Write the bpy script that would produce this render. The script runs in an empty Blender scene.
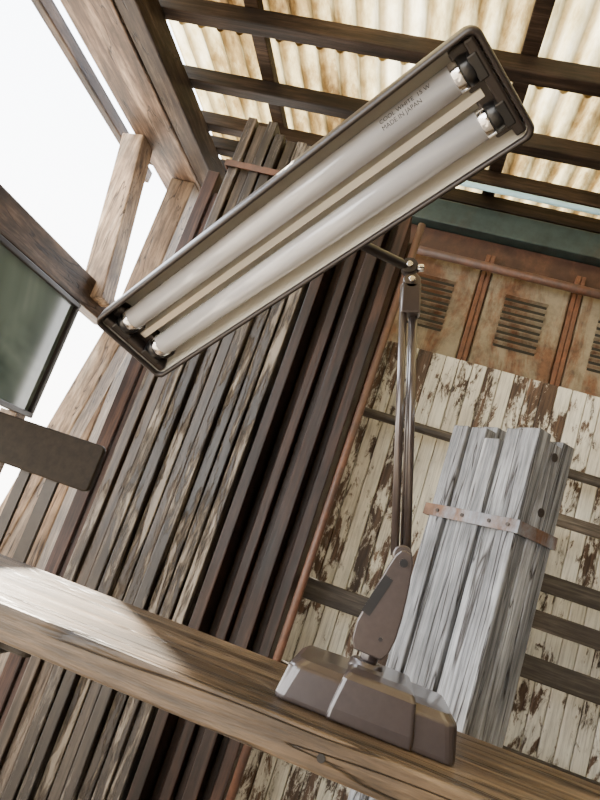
import bpy, bmesh, math, random
from mathutils import Vector, Matrix
random.seed(7)
C=bpy.context.collection
# ------------------------------------------------------------ node helpers
def newmat(name):
    m=bpy.data.materials.new(name); m.use_nodes=True
    nt=m.node_tree; b=nt.nodes["Principled BSDF"]
    return m,nt,b
def ramp(nt,fac,stops):
    r=nt.nodes.new("ShaderNodeValToRGB")
    e=r.color_ramp.elements
    while len(e)>1: e.remove(e[-1])
    e[0].position=stops[0][0]; e[0].color=(*stops[0][1],1)
    for p,c in stops[1:]:
        x=e.new(p); x.color=(*c,1)
    nt.links.new(fac,r.inputs[0]); return r.outputs[0]
def noise(nt,vec,scale,detail=6,rough=.6,dist=0):
    n=nt.nodes.new("ShaderNodeTexNoise"); n.inputs["Scale"].default_value=scale
    n.inputs["Detail"].default_value=detail; n.inputs["Roughness"].default_value=rough
    n.inputs["Distortion"].default_value=dist
    nt.links.new(vec,n.inputs["Vector"]); return n.outputs["Fac"]
def mix(nt,fac,a,b,mode='MIX'):
    m=nt.nodes.new("ShaderNodeMix"); m.data_type='RGBA'; m.blend_type=mode
    for k,v in ((0,fac),(6,a),(7,b)):
        if hasattr(v,'links'): nt.links.new(v,m.inputs[k])
        elif k==0: m.inputs[0].default_value=v
        else: m.inputs[k].default_value=(*v,1)
    return m.outputs[2]
def math_(nt,op,a,b):
    m=nt.nodes.new("ShaderNodeMath"); m.operation=op
    for k,v in enumerate((a,b)):
        if hasattr(v,'links'): nt.links.new(v,m.inputs[k])
        else: m.inputs[k].default_value=v
    return m.outputs[0]
def coords(nt,scale,tone=True):
    tc=nt.nodes.new("ShaderNodeTexCoord")
    v=tc.outputs["Object"]
    at=nt.nodes.new("ShaderNodeAttribute"); at.attribute_name="tone"
    if tone:
        sc=nt.nodes.new("ShaderNodeVectorMath"); sc.operation='SCALE'
        nt.links.new(at.outputs["Color"],sc.inputs[0]); sc.inputs["Scale"].default_value=9.
        ad=nt.nodes.new("ShaderNodeVectorMath"); ad.operation='ADD'
        nt.links.new(v,ad.inputs[0]); nt.links.new(sc.outputs[0],ad.inputs[1]); v=ad.outputs[0]
    mp=nt.nodes.new("ShaderNodeMapping"); mp.inputs["Scale"].default_value=scale
    nt.links.new(v,mp.inputs[0])
    return mp.outputs[0],v,at.outputs["Fac"]
def bump(nt,b,h,strength=.4,dist=.004):
    bp=nt.nodes.new("ShaderNodeBump"); bp.inputs["Strength"].default_value=strength
    bp.inputs["Distance"].default_value=dist
    nt.links.new(h,bp.inputs["Height"]); nt.links.new(bp.outputs[0],b.inputs["Normal"])
def wood(name,dark,mid,light,axis='z',rough=.6,paint=None,cover=.5,tonevar=.6,cross=28,bs=.5,spec=.4,pscale=14,cracks=.0,pst=.35,soft=.012):
    m,nt,b=newmat(name)
    along=1.6
    s={'x':(along,cross,cross),'y':(cross,along,cross),'z':(cross,cross,along)}[axis]
    gv,v,tone=coords(nt,s)
    g=noise(nt,gv,1.6,8,.65,.25)
    fine=noise(nt,gv,5,5,.7)
    blot=noise(nt,v,5,4,.6)
    col=ramp(nt,g,[(.3,dark),(.5,mid),(.72,light)])
    col=mix(nt,.7,col,ramp(nt,fine,[(.38,(.25,.25,.25)),(.58,(1,1,1))]),'MULTIPLY')
    col=mix(nt,.75,col,ramp(nt,blot,[(.32,(.35,.33,.31)),(.65,(1.2,1.17,1.14))]),'MULTIPLY')
    tv=ramp(nt,tone,[(0,(1-tonevar,)*3),(1,(1+tonevar*.5,)*3)])
    col=mix(nt,1.,col,tv,'MULTIPLY')
    h=g
    if cracks:
        cr=noise(nt,gv,1.1,3,.5,.6)
        k=math_(nt,'ABSOLUTE',math_(nt,'SUBTRACT',cr,.5),0)
        cm=ramp(nt,k,[(0,(.12,.1,.09)),(cracks,(1,1,1))])
        col=mix(nt,1.,col,cm,'MULTIPLY'); h=math_(nt,'ADD',g,math_(nt,'MULTIPLY',cm,.8))
    if paint:
        s2={'x':(pst,1,1),'y':(1,pst,1),'z':(1,1,pst)}[axis]
        mp=nt.nodes.new("ShaderNodeMapping"); mp.inputs["Scale"].default_value=s2
        nt.links.new(v,mp.inputs[0])
        pn=noise(nt,mp.outputs[0],pscale,9,.74,.4)
        big=noise(nt,v,2.2,2,.5)
        pf=math_(nt,'ADD',math_(nt,'MULTIPLY',pn,.6),math_(nt,'MULTIPLY',big,.4))
        msk=ramp(nt,pf,[(1-cover-soft,(0,0,0)),(1-cover+soft,(1,1,1))])
        dirt_shade=ramp(nt,fine,[(.3,tuple(c*.55 for c in paint)),(.55,paint)])
        dirt_shade=mix(nt,.5,dirt_shade,ramp(nt,blot,[(.35,(.55,.5,.42)),(.6,(1,1,1))]),'MULTIPLY')
        col=mix(nt,msk,col,dirt_shade)
        h=math_(nt,'ADD',math_(nt,'MULTIPLY',g,.4),math_(nt,'MULTIPLY',msk,.5))
    nt.links.new(col,b.inputs["Base Color"])
    b.inputs["Roughness"].default_value=rough
    b.inputs["Specular IOR Level"].default_value=spec
    bump(nt,b,h,bs); return m
def simple(name,col,rough=.5,metal=0,nscale=None,var=.25,bs=0,coat=0,spec=.5):
    m,nt,b=newmat(name)
    b.inputs["Roughness"].default_value=rough; b.inputs["Metallic"].default_value=metal
    b.inputs["Coat Weight"].default_value=coat; b.inputs["Specular IOR Level"].default_value=spec
    b.inputs["Coat Roughness"].default_value=.12
    gv,v,t=coords(nt,(1,1,1),False)
    n=noise(nt,gv,nscale or 30,5,.6)
    c=ramp(nt,n,[(.3,tuple(x*(1-var) for x in col)),(.7,tuple(min(1,x*(1+var)) for x in col))])
    nt.links.new(c,b.inputs["Base Color"])
    if bs: bump(nt,b,n,bs,.0015)
    return m
def rusty(name,paint,rust1,rust2,cover=.5,rough=.6,scale=5,vstretch=.45):
    m,nt,b=newmat(name)
    gv,v,t=coords(nt,(1,1,vstretch),False)
    n=noise(nt,gv,scale,9,.7,.5); n2=noise(nt,v,22,6,.7)
    r=ramp(nt,n2,[(.3,rust1),(.65,rust2)])
    f=ramp(nt,n,[(cover-.07,(0,0,0)),(cover+.05,(1,1,1))])
    p=ramp(nt,n2,[(.3,tuple(c*.6 for c in paint)),(.6,paint)])
    nt.links.new(mix(nt,f,r,p),b.inputs["Base Color"]); b.inputs["Roughness"].default_value=rough
    bump(nt,b,n2,.3,.002); return m
# ------------------------------------------------------------ mesh helpers
class MB:
    def __init__(s): s.bm=bmesh.new(); s.l=s.bm.loops.layers.color.new("tone"); s.smooth=[]
    def tone(s,faces,t):
        for f in faces:
            for lp in f.loops: lp[s.l]=(t,t,t,1)
    def box(s,x0,x1,y0,y1,z0,z1,M=None,t=None):
        t=random.random() if t is None else t
        co=[(x,y,z) for z in (z0,z1) for x,y in ((x0,y0),(x1,y0),(x1,y1),(x0,y1))]
        vs=[s.bm.verts.new((M@Vector(c)) if M else c) for c in co]
        fs=[s.bm.faces.new([vs[i] for i in q]) for q in ((3,2,1,0),(4,5,6,7),(0,1,5,4),(1,2,6,5),(2,3,7,6),(3,0,4,7))]
        s.tone(fs,t)
    def beam(s,p0,p1,w,h,t=None,up=(0,0,1)):
        p0,p1=Vector(p0),Vector(p1); d=(p1-p0); L=d.length; d.normalize()
        u=Vector(up); 
        if abs(u.dot(d))>.95: u=Vector((0,1,0))
        sd=d.cross(u).normalized(); u=sd.cross(d)
        M=Matrix((( d.x,sd.x,u.x,p0.x),(d.y,sd.y,u.y,p0.y),(d.z,sd.z,u.z,p0.z),(0,0,0,1)))
        s.box(0,L,-w/2,w/2,-h/2,h/2,M,t)
    def cyl(s,p0,p1,r,r1=None,n=20,t=.5,cap=True):
        p0,p1=Vector(p0),Vector(p1); r1=r if r1 is None else r1
        d=(p1-p0).normalized(); a=d.orthogonal().normalized(); b=d.cross(a)
        A=[];B=[]
        for i in range(n):
            k=2*math.pi*i/n; o=a*math.cos(k)+b*math.sin(k)
            A.append(s.bm.verts.new(p0+o*r)); B.append(s.bm.verts.new(p1+o*r1))
        fs=[]
        for i in range(n):
            f=s.bm.faces.new((A[i],A[(i+1)%n],B[(i+1)%n],B[i])); f.smooth=True; fs.append(f)
        if cap: fs.append(s.bm.faces.new(A[::-1])); fs.append(s.bm.faces.new(B))
        s.tone(fs,t)
    def loft(s,loops,cap0=True,cap1=True,t=.5,smooth=True):
        R=[[s.bm.verts.new(p) for p in lp] for lp in loops]; n=len(R[0]); fs=[]
        for a,b in zip(R,R[1:]):
            for i in range(n):
                f=s.bm.faces.new((a[i],a[(i+1)%n],b[(i+1)%n],b[i])); f.smooth=smooth; fs.append(f)
        if cap0: fs.append(s.bm.faces.new(R[0][::-1]))
        if cap1: fs.append(s.bm.faces.new(R[-1]))
        s.tone(fs,t)
    def done(s,name,mat,parent=None,bevel=0,seg=2,M=None,sharp=None):
        bmesh.ops.recalc_face_normals(s.bm,faces=s.bm.faces)
        me=bpy.data.meshes.new(name); s.bm.to_mesh(me); s.bm.free()
        for m in (mat if isinstance(mat,list) else [mat]): me.materials.append(m)
        o=bpy.data.objects.new(name,me); C.objects.link(o)
        if parent: o.parent=parent
        if M: o.matrix_local=M
        if bevel:
            b=o.modifiers.new("bevel",'BEVEL'); b.width=bevel; b.segments=seg; b.limit_method='ANGLE'; b.angle_limit=.6
            b.harden_normals=False
        return o
def rrect(lx,ly,r,z,n=6,cx=0,cy=0):
    P=[]
    for sx,sy,a0 in ((1,1,0),(-1,1,90),(-1,-1,180),(1,-1,270)):
        for i in range(n+1):
            a=math.radians(a0+90*i/n)
            P.append((cx+sx*(lx/2-r)+r*math.cos(a),cy+sy*(ly/2-r)+r*math.sin(a),z))
    return P
def empty(name,loc=(0,0,0)):
    e=bpy.data.objects.new(name,None); e.location=loc; C.objects.link(e); e.empty_display_size=.1; return e
# ------------------------------------------------------------ materials
M_bench=wood("bench_wood",(.035,.023,.013),(.15,.098,.053),(.34,.245,.15),'x',.42,cross=20,bs=1.,tonevar=.2,spec=.45,cracks=.024)
M_stack=wood("weathered_dark_wood",(.013,.0095,.007),(.055,.039,.028),(.16,.12,.085),'z',.40,paint=(.24,.20,.155),cover=.452,spec=.5,pscale=55,bs=1.,pst=.12,soft=.03,tonevar=.6)
M_brown=wood("dark_brown_wood",(.008,.004,.003),(.030,.014,.009),(.075,.036,.022),'z',.42,tonevar=.4,spec=.3)
M_white=wood("whitewashed_wood",(.17,.18,.20),(.43,.46,.51),(.70,.75,.81),'z',.6,tonevar=.45,cross=30,bs=.9,cracks=.018)
M_peel=wood("peeling_white_wood",(.05,.03,.019),(.12,.072,.045),(.22,.14,.09),'z',.55,paint=(.72,.70,.60),cover=.52,tonevar=.3,pscale=30,soft=.02)
M_greyw=wood("grey_wood",(.05,.038,.03),(.12,.098,.078),(.28,.245,.20),'x',.6)
M_roofw=wood("roof_timber_x",(.012,.007,.004),(.038,.023,.014),(.09,.057,.037),'x',.6,spec=.2)
M_roofy=wood("roof_timber_y",(.04,.024,.016),(.14,.09,.06),(.42,.31,.22),'y',.6,cross=14,cracks=.012,spec=.3)
M_post=wood("pale_timber",(.15,.09,.05),(.44,.30,.18),(.74,.58,.41),'z',.6,cross=14,cracks=.012)  # pale weathered timber colour
M_lamp=simple("brown_hammered_enamel",(.054,.041,.038),.30,.3,90,.10,.04,.8)
M_lampd=simple("dark_enamel",(.020,.015,.0135),.38,.2,100,.1)
M_refl=simple("cream_reflector_enamel",(.68,.655,.58),.25,.4,12,.05)
M_tube=simple("fluorescent_glass",(.44,.44,.455),.18,0,8,.04,0,.9)
M_chrome=simple("chrome",(.8,.8,.82),.12,1,20,.05)
M_black=simple("black_bakelite",(.008,.008,.009),.3,0,20,.2)
M_rust=rusty("rusty_pipe_metal",(.085,.045,.032),(.05,.023,.014),(.15,.065,.036),.5,.5,14)
M_locker=rusty("rusty_locker_steel",(.30,.25,.17),(.06,.032,.02),(.22,.105,.052),.50,.42,7,.3)
M_lockf=rusty("red_rust_frame",(.07,.032,.02),(.035,.016,.01),(.12,.055,.03),.5,.5,9)
M_lfr=rusty("orange_rust_strip",(.17,.075,.04),(.05,.022,.013),(.24,.095,.042),.5,.5,16)
M_teal=rusty("teal_paint",(.038,.062,.058),(.015,.02,.018),(.05,.055,.045),.45,.5,6)
# ------------------------------------------------------------ camera
yaw,pitch,roll=map(math.radians,(11.4,12,19))
F=Vector((-math.sin(yaw)*math.cos(pitch),math.cos(yaw)*math.cos(pitch),math.sin(pitch)))
R0=Vector((math.cos(yaw),math.sin(yaw),0)); U0=R0.cross(F)
R=math.cos(roll)*R0+math.sin(roll)*U0; U=math.cos(roll)*U0-math.sin(roll)*R0
cd=bpy.data.cameras.new("camera"); cam=bpy.data.objects.new("camera",cd); C.objects.link(cam)
cd.sensor_width=36; cd.lens=36*622/800; cd.clip_start=.02
cam.matrix_world=Matrix(((R.x,U.x,-F.x,0),(R.y,U.y,-F.y,0),(R.z,U.z,-F.z,.95),(0,0,0,1)))
bpy.context.scene.camera=cam
# ------------------------------------------------------------ floor
b=MB(); b.box(-7,5,-5,7,-.1,0,t=.5)
b.done("floor",simple("packed_earth_concrete",(.34,.29,.23),.9,0,3,.35,.4))
# ------------------------------------------------------------ bench
b=MB()
b.box(-1.34,1.5,.80,1.11,.705,.75,t=.5)
for x in (-1.15,1.25):
    b.box(x-.03,x+.03,.83,.89,0,.705,t=.2); b.box(x-.03,x+.03,1.02,1.08,0,.705,t=.3)
    b.box(x-.02,x+.02,.89,1.02,.2,.26,t=.4); b.box(x-.03,x+.03,.82,1.09,.64,.705,t=.3)
bench=b.done("wooden_workbench",M_bench,bevel=.004,seg=2)
b=MB()
for x in (-.0,.62): b.cyl((x,.803,.724),(x,.798,.724),.005)
b.done("bolt_heads",M_black,parent=bench)
# ------------------------------------------------------------ desk lamp
lamp=empty("desk_lamp",(.036,.96,.75))
LT=Matrix.Translation((-.036,-.96,-.75))
def lp(bld,name,mat,bevel=0,seg=2,M=None):
    return bld.done(name,mat,parent=lamp,bevel=bevel,seg=seg,M=LT@M if M else LT)
b=MB(); cx,cy=.038,.96
b.loft([rrect(.240,.182,.014,.7505,5,cx,cy),rrect(.240,.182,.014,.757,5,cx,cy),rrect(.228,.166,.018,.795,5,cx,cy),rrect(.208,.146,.018,.804,5,cx,cy),rrect(.150,.100,.02,.808,5,cx,cy)],smooth=False)
cx=.046
b.loft([rrect(.112,.194,.005,.7508,4,cx,cy),rrect(.110,.192,.005,.766,4,cx,cy),rrect(.098,.174,.006,.803,4,cx,cy),rrect(.090,.158,.008,.811,4,cx,cy),rrect(.07,.11,.01,.815,4,cx,cy)],smooth=False)
lp(b,"base",M_lamp,.0035,3)
b=MB()
b.cyl((.024,.96,.809),(.024,.96,.821),.027,.022,28); b.cyl((.024,.96,.821),(.024,.96,.838),.013,n=20)
lp(b,"swivel_collar",M_lamp,.001)
P0=Vector((.020,.955,.832)); P1=Vector((.028,.952,.985))
dz=(P1-P0).normalized(); dx=Vector((1,0,0)); dx=(dx-dz*dx.dot(dz)).normalized(); dy=dz.cross(dx)
HM=Matrix(((dx.x,dy.x,dz.x,P0.x),(dx.y,dy.y,dz.y,P0.y),(dx.z,dy.z,dz.z,P0.z),(0,0,0,1)))
HL=(P1-P0).length
def prof(y0,y1,shr=0):
    pts=[(-.020,0),(.020,0),(.027,.012),(.030,.035),(.029,.065),(.024,.11),(.018,HL-.012),(.012,HL-.003),(.004,HL),(-.003,HL-.002),(-.009,HL-.012),(-.014,.12),(-.025,.060),(-.029,.035),(-.027,.012)]
    pts=[(x*(1-shr),z*(1-shr)+HL*shr*.5) for x,z in pts]
    return [[(x,y,z) for x,z in pts] for y in (y0,y1)]
b=MB(); b.loft(prof(-.021,-.016),smooth=False); b.loft(prof(.016,.021),smooth=False); b.loft(prof(-.017,.017,.05),smooth=False)
lp(b,"arm_housing",M_lamp,.002,3,HM)
b=MB()
Ms=Matrix.Translation((-.014,0,.080))@Matrix.Rotation(math.radians(14),4,'Y')
b.box(-.007,.007,-.0216,-.0206,-.03,.03,Ms,t=.5)
b.cyl((.010,-.0205,.026),(.010,-.0222,.026),.003); b.cyl((.006,-.0205,HL-.018),(.006,-.024,HL-.018),.006)
lp(b,"housing_slot_and_screws",M_black,0,2,HM)
JT=Vector((-.077,.93,1.387))
b=MB()
for ox,oy in ((-.012,-.008),(.010,.004)):
    b.cyl(P1+Vector((ox*.85,oy,-.012)),JT+Vector((ox*.8,oy,-.01)),.0062,n=14)
b.cyl(P1+Vector((.0,.012,-.01)),JT+Vector((0,.01,0)),.0025,n=10)
lp(b,"arm_rods",M_lamp)
b=MB()
b.cyl(P1+Vector((0,-.018,-.008)),P1+Vector((0,.018,-.008)),.014,n=24)
b.cyl(JT+Vector((0,-.014,0)),JT+Vector((0,.014,0)),.014,n=24)
b.box(-.015,.015,-.014,.012,-.055,-.004,Matrix.Translation(JT)@Matrix.Rotation(-.24,4,'Y'),.5)
lp(b,"arm_joints",M_lamp,.0025)
HE=Vector((-.235,.800,1.385))
b=MB()
K=JT+Vector((-.010,-.008,.022))
b.cyl(JT,K,.009,n=14); b.cyl(K,HE,.008,n=16); b.cyl(K-Vector((0,.011,0)),K+Vector((0,.011,0)),.013,n=20)
lp(b,"head_bracket",M_lampd,.001)
b=MB(); b.cyl(JT+Vector((0,-.020,0)),JT+Vector((0,-.014,0)),.005); b.cyl(K+Vector((.0,-.015,0)),K+Vector((0,-.011,0)),.005)
b.cyl(K+Vector((.012,0,.002)),K+Vector((.022,0,.006)),.006)
lp(b,"joint_screws",M_chrome,.001)
# head
A=Vector((-.525,.867,1.168));B=Vector((-.4255,.959,1.1325));Cc=Vector((.030,.639,1.466));D=Vector((-.069,.548,1.502))
ctr=(A+B+Cc+D)/4; X=((D-A)+(Cc-B)).normalized(); Yv=((B-A)+(Cc-D)); Yv=(Yv-X*Yv.dot(X)).normalized(); Z=X.cross(Yv)
if Z.z<0: Yv=-Yv; Z=-Z
ctr=ctr-X*.002
HD=Matrix(((X.x,Yv.x,Z.x,ctr.x),(X.y,Yv.y,Z.y,ctr.y),(X.z,Yv.z,Z.z,ctr.z),(0,0,0,1)))
L,W=.668,.144
b=MB()
b.loft([rrect(L-.014,W-.014,.010,.006,8),rrect(L-.014,W-.014,.010,0,8),rrect(L-.010,W-.010,.011,-.003,8),rrect(L-.003,W-.003,.012,-.002,8),rrect(L,W,.014,.003,8),rrect(L-.002,W-.003,.016,.022,8),rrect(L-.012,W-.02,.018,.045,8),rrect(L-.035,W-.048,.022,.060,8),rrect(L-.09,W-.075,.024,.066,8)],cap0=False)
lp(b,"shade_housing",M_lampd,0,2,HD)
b=MB()
b.loft([rrect(L-.014,W-.014,.010,.005,8),rrect(L-.018,W-.020,.010,.020,8),rrect(L-.03,W-.034,.012,.040,8),rrect(L-.06,W-.06,.012,.046,8)],cap0=False)
xs=L/2-.03
b.loft([[(x,-.014,.046),(x,-.005,.020),(x,.005,.020),(x,.014,.046)] for x in (-xs,xs)],smooth=False)
lp(b,"reflector",M_refl,0,2,HD)
b=MB()
for s in (-1,1):
    x0,x1=sorted((s*(L/2-.009),s*(L/2-.022)))
    b.box(x0,x1,-W/2+.010,W/2-.010,.004,.045,t=.5)
    x0,x1=sorted((s*(L/2-.020),s*(L/2-.042)))
    b.box(x0,x1,-W/2+.014,W/2-.014,.022,.045,t=.5)
lp(b,"socket_end_plates",M_lampd,.003,2,HD)
tt=MB(); tc=MB(); tb=MB()
for y in (-.031,.031):
    z=.019; r=.0180
    tt.cyl((-L/2+.045,y,z),(L/2-.045,y,z),r,n=40)
    for s in (-1,1):
        tc.cyl((s*(L/2-.048),y,z),(s*(L/2-.037),y,z),r+.0006,n=40)
        tb.cyl((s*(L/2-.037),y,z),(s*(L/2-.024),y,z),r+.001,r-.001,n=32)
        tb.box(*sorted((s*(L/2-.026),s*(L/2-.014))),y-.016,y+.016,.003,.04,t=.5)
lp(tt,"fluorescent_tubes",M_tube,0,2,HD); lp(tc,"tube_end_caps",M_chrome,.001,2,HD); lp(tb,"tube_sockets",M_black,.002,2,HD)
# printed marking on the tube glass
yy=.031 if Yv.z>0 else -.031
sgn=1 if yy>0 else -1
for txt,ang in (("COOL WHITE  15 W",46),("MADE IN JAPAN",20)):
    cu=bpy.data.curves.new("tube_marking",'FONT'); cu.body=txt; cu.size=.0075; cu.align_x='LEFT'
    o=bpy.data.objects.new("tube_marking",cu); C.objects.link(o); o.parent=lamp; cu.materials.append(M_black)
    a=math.radians(ang)
    n=Vector((0,sgn*math.sin(a),-math.cos(a)))
    ex=Vector((1,0,0)); ey=n.cross(ex)
    pos=Vector((L/2-.140,yy,.019))+n*.0183
    Mt=Matrix(((ex.x,ey.x,n.x,pos.x),(ex.y,ey.y,n.y,pos.y),(ex.z,ey.z,n.z,pos.z),(0,0,0,1)))
    o.matrix_local=LT@HD@Mt
# ------------------------------------------------------------ whitewashed plank bundle
e1=Vector((.155,-.17,0)).normalized(); e2=Vector((-e1.y,e1.x,0))
BM=Matrix(((e1.x,e2.x,0,.07),(e1.y,e2.y,0,1.42),(0,0,1,0),(0,0,0,1)))
b=MB(); n=5; w=.232/n
for k in range(n):
    top=1.315+[-.01,.004,-.035,.006,-.008][k]
    for j in range(3):
        yo=[0,.007,.002,.009,0][k] if j==0 else 0
        d=.124/3
        b.box(k*w+.0022,(k+1)*w-.0022,j*d+yo+.0008,(j+1)*d-.0008,0,top-.014*((j+k)%2),BM)
bundle=b.done("whitewashed_plank_bundle",M_white,bevel=.003)
b=MB()
zs=1.105
b.box(-.012,.240,-.004,-.001,zs-.013,zs+.013,BM,.5); b.box(.233,.2365,-.004,.128,zs-.013,zs+.013,BM,.5); b.box(-.012,-.0085,-.004,.128,zs-.013,zs+.013,BM,.5); b.box(-.012,.2365,.1255,.128,zs-.013,zs+.013,BM,.5)
b.done("strap",rusty("rusty_strap",(.22,.24,.28),(.07,.036,.022),(.17,.09,.05),.5,.4,9),parent=bundle,bevel=.0008)
b=MB()
for x in (.03,.10,.17,.215): b.cyl(BM@Vector((x,-.0065,zs)),BM@Vector((x,-.004,zs)),.004)
for z_ in (1.265,1.15): b.cyl(BM@Vector((.2325,.06,z_)),BM@Vector((.2345,.06,z_)),.009)
b.done("bolts",simple("dark_bolt",(.06,.05,.045),.5,.6,40),parent=bundle)
# ------------------------------------------------------------ weathered slat stack
b=MB(); x0,x1=-.765,-.42; n=10; w=(x1-x0)/n
for k in range(n):
    yo=random.uniform(-.014,.014); top=2.10-.006*k+random.uniform(-.02,.02)
    b.box(x0+k*w+.002,x0+(k+1)*w-.0032,1.60+yo,1.86,0,top)
st=b.done("weathered_slat_stack",M_stack,bevel=.003)
b=MB(); zs=1.93
b.box(x0-.005,x1+.004,1.580,1.584,zs-.010,zs+.010,t=.5); b.box(x0-.008,x0-.004,1.58,1.87,zs-.010,zs+.010,t=.5); b.box(x1+.001,x1+.004,1.58,1.87,zs-.010,zs+.010,t=.5)
b.done("strap",M_rust,parent=st)
b=MB()
b.box(-1.03,-.983,2.00,2.1,0,2.14); b.box(-.978,-.93,2.01,2.1,0,2.06)
b.done("leaning_boards",wood("reddish_board",(.03,.014,.01),(.09,.04,.026),(.20,.10,.06),'z',.6),bevel=.003)
# ------------------------------------------------------------ dark brown planks
b=MB()
b.box(-.41,-.185,1.80,1.83,0,1.93,t=.9)
for x,wd,y0,top,t in ((-.408,.03,1.61,1.98,.6),(-.345,.028,1.66,1.95,.9),(-.285,.034,1.63,1.96,.5),(-.225,.03,1.66,1.94,1.)):
    b.box(x,x+wd,y0,1.797,0,top,t=t)
b.box(-.377,-.348,1.72,1.75,0,1.93,t=.8)
b.box(-.315,-.288,1.70,1.73,0,1.93,t=1.); b.box(-.25,-.228,1.70,1.73,0,1.93,t=.7)
b.done("dark_brown_planks",M_brown,bevel=.003)
b=MB(); b.cyl((-.178,1.63,0),(-.162,1.68,1.93),.011,n=16)
b.done("rusty_pole",M_rust)
# ------------------------------------------------------------ peeling white door
b=MB(); x=-.3; zt=1.67
while x<.95:
    b.box(x,x+.0435,2.0,2.02,.03,zt,t=random.random()); x+=.0455
b.box(-.3,.98,2.02,2.045,0.0,zt-.002,t=.4)
b.box(-.3,.98,1.985,2.0,.03,.14,t=.4)
dr=b.done("peeling_white_door",M_peel,bevel=.003)
# ------------------------------------------------------------ boards in front of the door + pipes
b=MB()
y=1.86
b.box(-.30,1.1,y-.012,y+.012,.80,.86)
b.box(-.30,1.1,y-.012,y+.012,.56,.62)
for z,h in ((1.235,.035),(1.055,.05),(.955,.05)): b.box(.27,1.1,y-.012,y+.012,z-h/2,z+h/2)
for x in (-.27,.30,1.05): b.box(x-.02,x+.02,y+.012,y+.03,0,.82 if x<0 else 1.27)
b.cyl((-.28,1.915,1.39),(1.1,1.915,1.38),.015,n=14); b.cyl((-.25,1.915,0),(-.25,1.915,1.4),.013); b.cyl((1.09,1.915,0),(1.09,1.915,1.4),.013)
b.done("slatted_rack",M_greyw,bevel=.003)
# ------------------------------------------------------------ lockers
lk=empty("rusty_steel_locker",(.4,2.4,0))
def kk(bl,nm,m,bv=0):
    o=bl.done(nm,m,parent=lk,bevel=bv); o.matrix_local=Matrix.Translation((-.4,-2.4,0)); return o
b=MB()
b.box(-.30,1.3,2.34,2.6,.0,2.31,t=.5)
kk(b,"carcass",M_lockf,.003)
doors=[(-.27,.055),(.10,.405),(.45,.755),(.79,1.09)]
b=MB(); v=MB(); fr=MB(); dk=MB()
for a,c in doors:
    b.box(a,c,2.322,2.342,.1,2.20,t=.5)
    m=(a+c)/2; 
    for i in range(8):
        z=2.085-i*.028
        Mx=Matrix.Translation((m,2.316,z))@Matrix.Rotation(math.radians(-35),4,'X')
        v.box(-.082,.082,-.008,.008,-.0012,.0012,Mx,.5)
        dk.box(m-.079,m+.079,2.3205,2.3215,z-.015,z-.002,t=.5)
    for q in (a-.022,c+.004): fr.box(q,q+.016,2.316,2.345,.05,2.24,t=.5)
kk(b,"doors",M_locker,.006); kk(v,"louvres",M_locker); kk(fr,"door_frame_strips",M_lfr,.001); kk(dk,"louvre_slots",M_black)
b=MB(); b.box(-.32,1.32,2.29,2.62,2.315,2.42,t=.5); kk(b,"top_fascia",M_teal,.004)
b=MB(); b.cyl((-.28,2.27,2.165),(1.3,2.27,2.15),.017,n=14)
for x in (-.26,.6,1.28): b.cyl((x,2.27,2.16),(x,2.33,2.16),.008)
kk(b,"hanging_rail",M_rust)
b=MB(); b.cyl((-.25,2.12,2.395),(1.5,2.12,2.395),.011,n=14)
for x in (-.2,.7,1.45): b.cyl((x,2.12,2.40),(x,2.185,2.452),.005)
b.done("light_gap_pipe",simple("gap_light_blue",(.36,.60,.66),.35,0,20,.1))  # pale pipe added in place of daylight showing through the gap under the roof
# ------------------------------------------------------------ walls
b=MB(); x=-.95
while x<2.2:
    b.box(x,x+.147,2.66,2.69,0,2.45); x+=.15
b.done("wall_back",M_roofw,bevel=.003)
M_wz=wood("shade_wall_boards",(.02,.013,.009),(.055,.038,.026),(.11,.08,.055),'z',.7)
b=MB(); y=-2.2
while y<2.6:
    b.box(2.36,2.39,y,y+.147,0,2.5); y+=.15
b.done("shade_wall_right",M_wz)  # unseen wall, added to darken the ambient light from the right
b=MB(); x=-.6
while x<2.3:
    b.box(x,x+.147,-2.25,-2.22,0,2.5); x+=.15
b.done("shade_wall_front",M_wz)  # unseen partial wall behind the camera, added to cut ambient light
# ------------------------------------------------------------ roof
b=MB()
for y in (-1.8,-1.2,-.6,-.1,.35,.75,1.2,1.60,1.92,2.17,2.33,2.50,2.72):
    b.box(-1.27,2.3,y,y+.052,2.45,2.51)
for x in (-.90,0.0,.85,1.7): b.box(x-.03,x+.022,-2.2,2.8,2.512,2.55)
b.done("roof_purlins",M_roofw,bevel=.004)
b=MB()
b.box(-1.50,-1.29,-2.2,2.62,2.33,2.50,t=.9)
b.box(-1.285,-1.20,-2.2,2.62,2.335,2.445,t=.0)
b.box(-1.46,-1.38,-.2,2.40,1.53,1.65,t=.7)
b.box(-1.66,-1.62,-2.2,2.62,2.36,2.42,t=.2)
for y in (-1.5,0.0,1.0,2.5): b.box(-1.66,-1.50,y,y+.05,2.42,2.46,t=.3)
fr_=b.done("eave_timber_frame",M_roofy,bevel=.006)
b=MB()
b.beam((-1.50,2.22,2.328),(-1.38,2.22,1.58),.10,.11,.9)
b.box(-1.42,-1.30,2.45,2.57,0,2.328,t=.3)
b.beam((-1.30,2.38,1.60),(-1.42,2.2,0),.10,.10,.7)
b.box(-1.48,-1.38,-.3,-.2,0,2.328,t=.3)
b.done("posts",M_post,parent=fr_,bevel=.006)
b=MB(); x0=-1.30; x1=2.38; N=560
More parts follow.
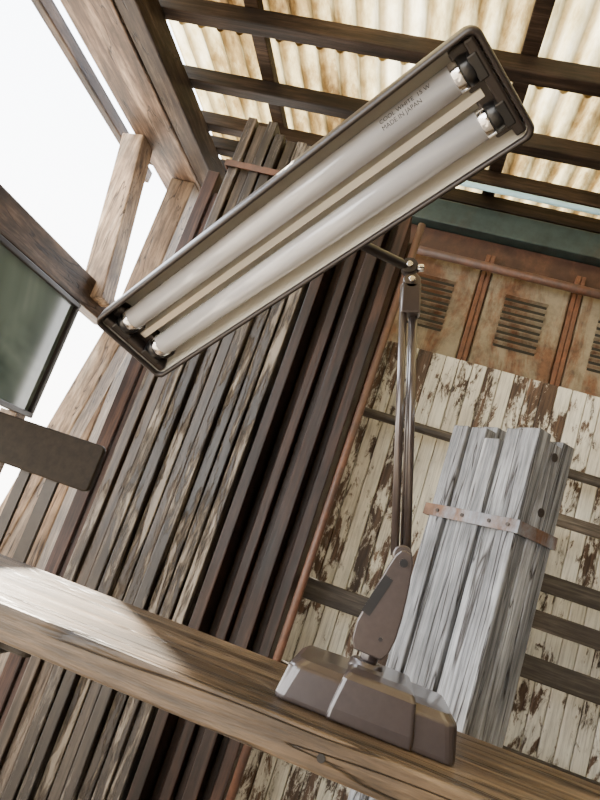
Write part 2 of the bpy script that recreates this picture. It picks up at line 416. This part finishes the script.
for y0,y1,dz_ in ((-2.4,0.1,.014),(0.0,1.78,0),(1.70,2.95,.014)):
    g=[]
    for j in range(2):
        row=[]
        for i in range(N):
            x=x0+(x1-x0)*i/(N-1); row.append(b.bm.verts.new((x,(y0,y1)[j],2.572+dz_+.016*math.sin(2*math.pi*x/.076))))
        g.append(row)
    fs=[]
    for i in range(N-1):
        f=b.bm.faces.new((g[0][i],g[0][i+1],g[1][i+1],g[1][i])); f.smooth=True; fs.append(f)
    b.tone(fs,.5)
m=bpy.data.materials.new("translucent_corrugated"); m.use_nodes=True; nt=m.node_tree; nt.nodes.clear()
out=nt.nodes.new("ShaderNodeOutputMaterial"); ms=nt.nodes.new("ShaderNodeMixShader"); tr=nt.nodes.new("ShaderNodeBsdfTranslucent"); df=nt.nodes.new("ShaderNodeBsdfDiffuse")
gv,v,t=coords(nt,(1,.35,1),False); n1=noise(nt,gv,3.2,7,.7)
c=ramp(nt,n1,[(.36,(.07,.04,.015)),(.45,(.22,.15,.06)),(.54,(.48,.39,.20)),(.68,(.80,.73,.52))])
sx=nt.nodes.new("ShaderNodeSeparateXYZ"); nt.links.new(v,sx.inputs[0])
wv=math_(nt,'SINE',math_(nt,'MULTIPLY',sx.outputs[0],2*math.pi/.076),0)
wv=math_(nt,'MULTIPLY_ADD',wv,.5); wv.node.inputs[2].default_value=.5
dirt_shade=ramp(nt,wv,[(.05,(.36,.29,.20)),(.45,(1,1,1))])  # valley dirt stripes that also paint the rib shading into the colour
c=mix(nt,.85,c,dirt_shade,'MULTIPLY')
nt.links.new(c,tr.inputs[0]); nt.links.new(c,df.inputs[0]); ms.inputs[0].default_value=.5
nt.links.new(tr.outputs[0],ms.inputs[1]); nt.links.new(df.outputs[0],ms.inputs[2]); nt.links.new(ms.outputs[0],out.inputs[0])
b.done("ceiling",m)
# framed glass panel on the left side
gp=empty("framed_glass_panel",(-1.4,1.5,1.3))
def gq(bl,nm,m,bv=0):
    o=bl.done(nm,m,parent=gp,bevel=bv); o.matrix_local=Matrix.Translation((1.4,-1.5,-1.3)); return o
b=MB()
b.box(-1.42,-1.38,.7,2.14,1.05,1.07,t=.5);b.box(-1.42,-1.38,.7,2.14,1.51,1.528,t=.5);b.box(-1.42,-1.38,2.12,2.14,1.07,1.51,t=.5);b.box(-1.42,-1.38,.7,.72,1.07,1.51,t=.5)
gq(b,"frame",M_lampd,.003)
b=MB(); b.box(-1.403,-1.397,.72,2.12,1.07,1.51,t=.5)
mg,nt,bs=newmat("green_tinted_glass"); gv,v,t=coords(nt,(1,1,1),False)
nt.links.new(ramp(nt,noise(nt,v,2.6,3,.55,.6),[(.3,(.07,.10,.085)),(.5,(.17,.22,.195)),(.7,(.34,.39,.36))]),bs.inputs["Base Color"])
bs.inputs["Roughness"].default_value=.1
gq(b,"glass",mg)
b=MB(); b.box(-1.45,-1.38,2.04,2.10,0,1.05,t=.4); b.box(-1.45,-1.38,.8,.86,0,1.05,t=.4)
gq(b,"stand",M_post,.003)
# ------------------------------------------------------------ chair
ch=empty("school_chair",(-.95,1.6,0))
def cq(bl,nm,m,bv=0):
    o=bl.done(nm,m,parent=ch,bevel=bv,seg=3); o.matrix_local=Matrix.Translation((.95,-1.6,0)); return o
b=MB()
lo=[[(p[0],y,p[1]) for p in rrect(.38,.130,.015,0,5,-.972,.950)] for y in (1.575,1.595)]
b.loft(lo,smooth=False); cq(b,"backrest",simple("brown_vinyl",(.018,.013,.008),.5,0,60,.3,.1,spec=.1),.004)
b=MB()
lo=[rrect(.38,.36,.03,z,5,-.972,1.80) for z in (.44,.475)]
b.loft(lo,smooth=False); cq(b,"seat",simple("brown_vinyl_seat",(.03,.025,.02),.5,0,60,.3,.2,spec=.2),.008)
b=MB()
for x in (-1.10,-.90):
    b.beam((x,1.60,0),(x,1.602,.98),.034,.014)
    b.beam((x,1.97,0),(x,1.95,.445),.025,.025)
    b.beam((x,1.60,.42),(x,1.96,.42),.02,.02)
b.beam((-.985,1.602,0.44),(-.985,1.602,.90),.030,.012)
b.beam((-1.10,1.60,.2),(-.90,1.60,.2),.02,.02)
cq(b,"frame",simple("brown_steel_tube",(.035,.027,.02),.45,.2,30))
# ------------------------------------------------------------ light
w=bpy.data.worlds.new("sky"); bpy.context.scene.world=w; w.use_nodes=True; nt=w.node_tree
bg=nt.nodes["Background"]; tc=nt.nodes.new("ShaderNodeTexCoord"); sp=nt.nodes.new("ShaderNodeSeparateXYZ")
nt.links.new(tc.outputs["Generated"],sp.inputs[0])
c=ramp(nt,sp.outputs["Z"],[(.0,(1.,.96,.90)),(.35,(.95,.97,1.)),(1.,(.66,.80,1.))])
nt.links.new(c,bg.inputs[0]); bg.inputs[1].default_value=10.5
sd=bpy.data.lights.new("sun",'SUN'); so=bpy.data.objects.new("sun",sd); C.objects.link(so)
sd.energy=38; sd.angle=.02; sd.color=(1,.90,.74)
so.rotation_euler=(-Vector((-.9,.9,1.0))).to_track_quat('-Z','Y').to_euler(); so.location=(-3,4,6)
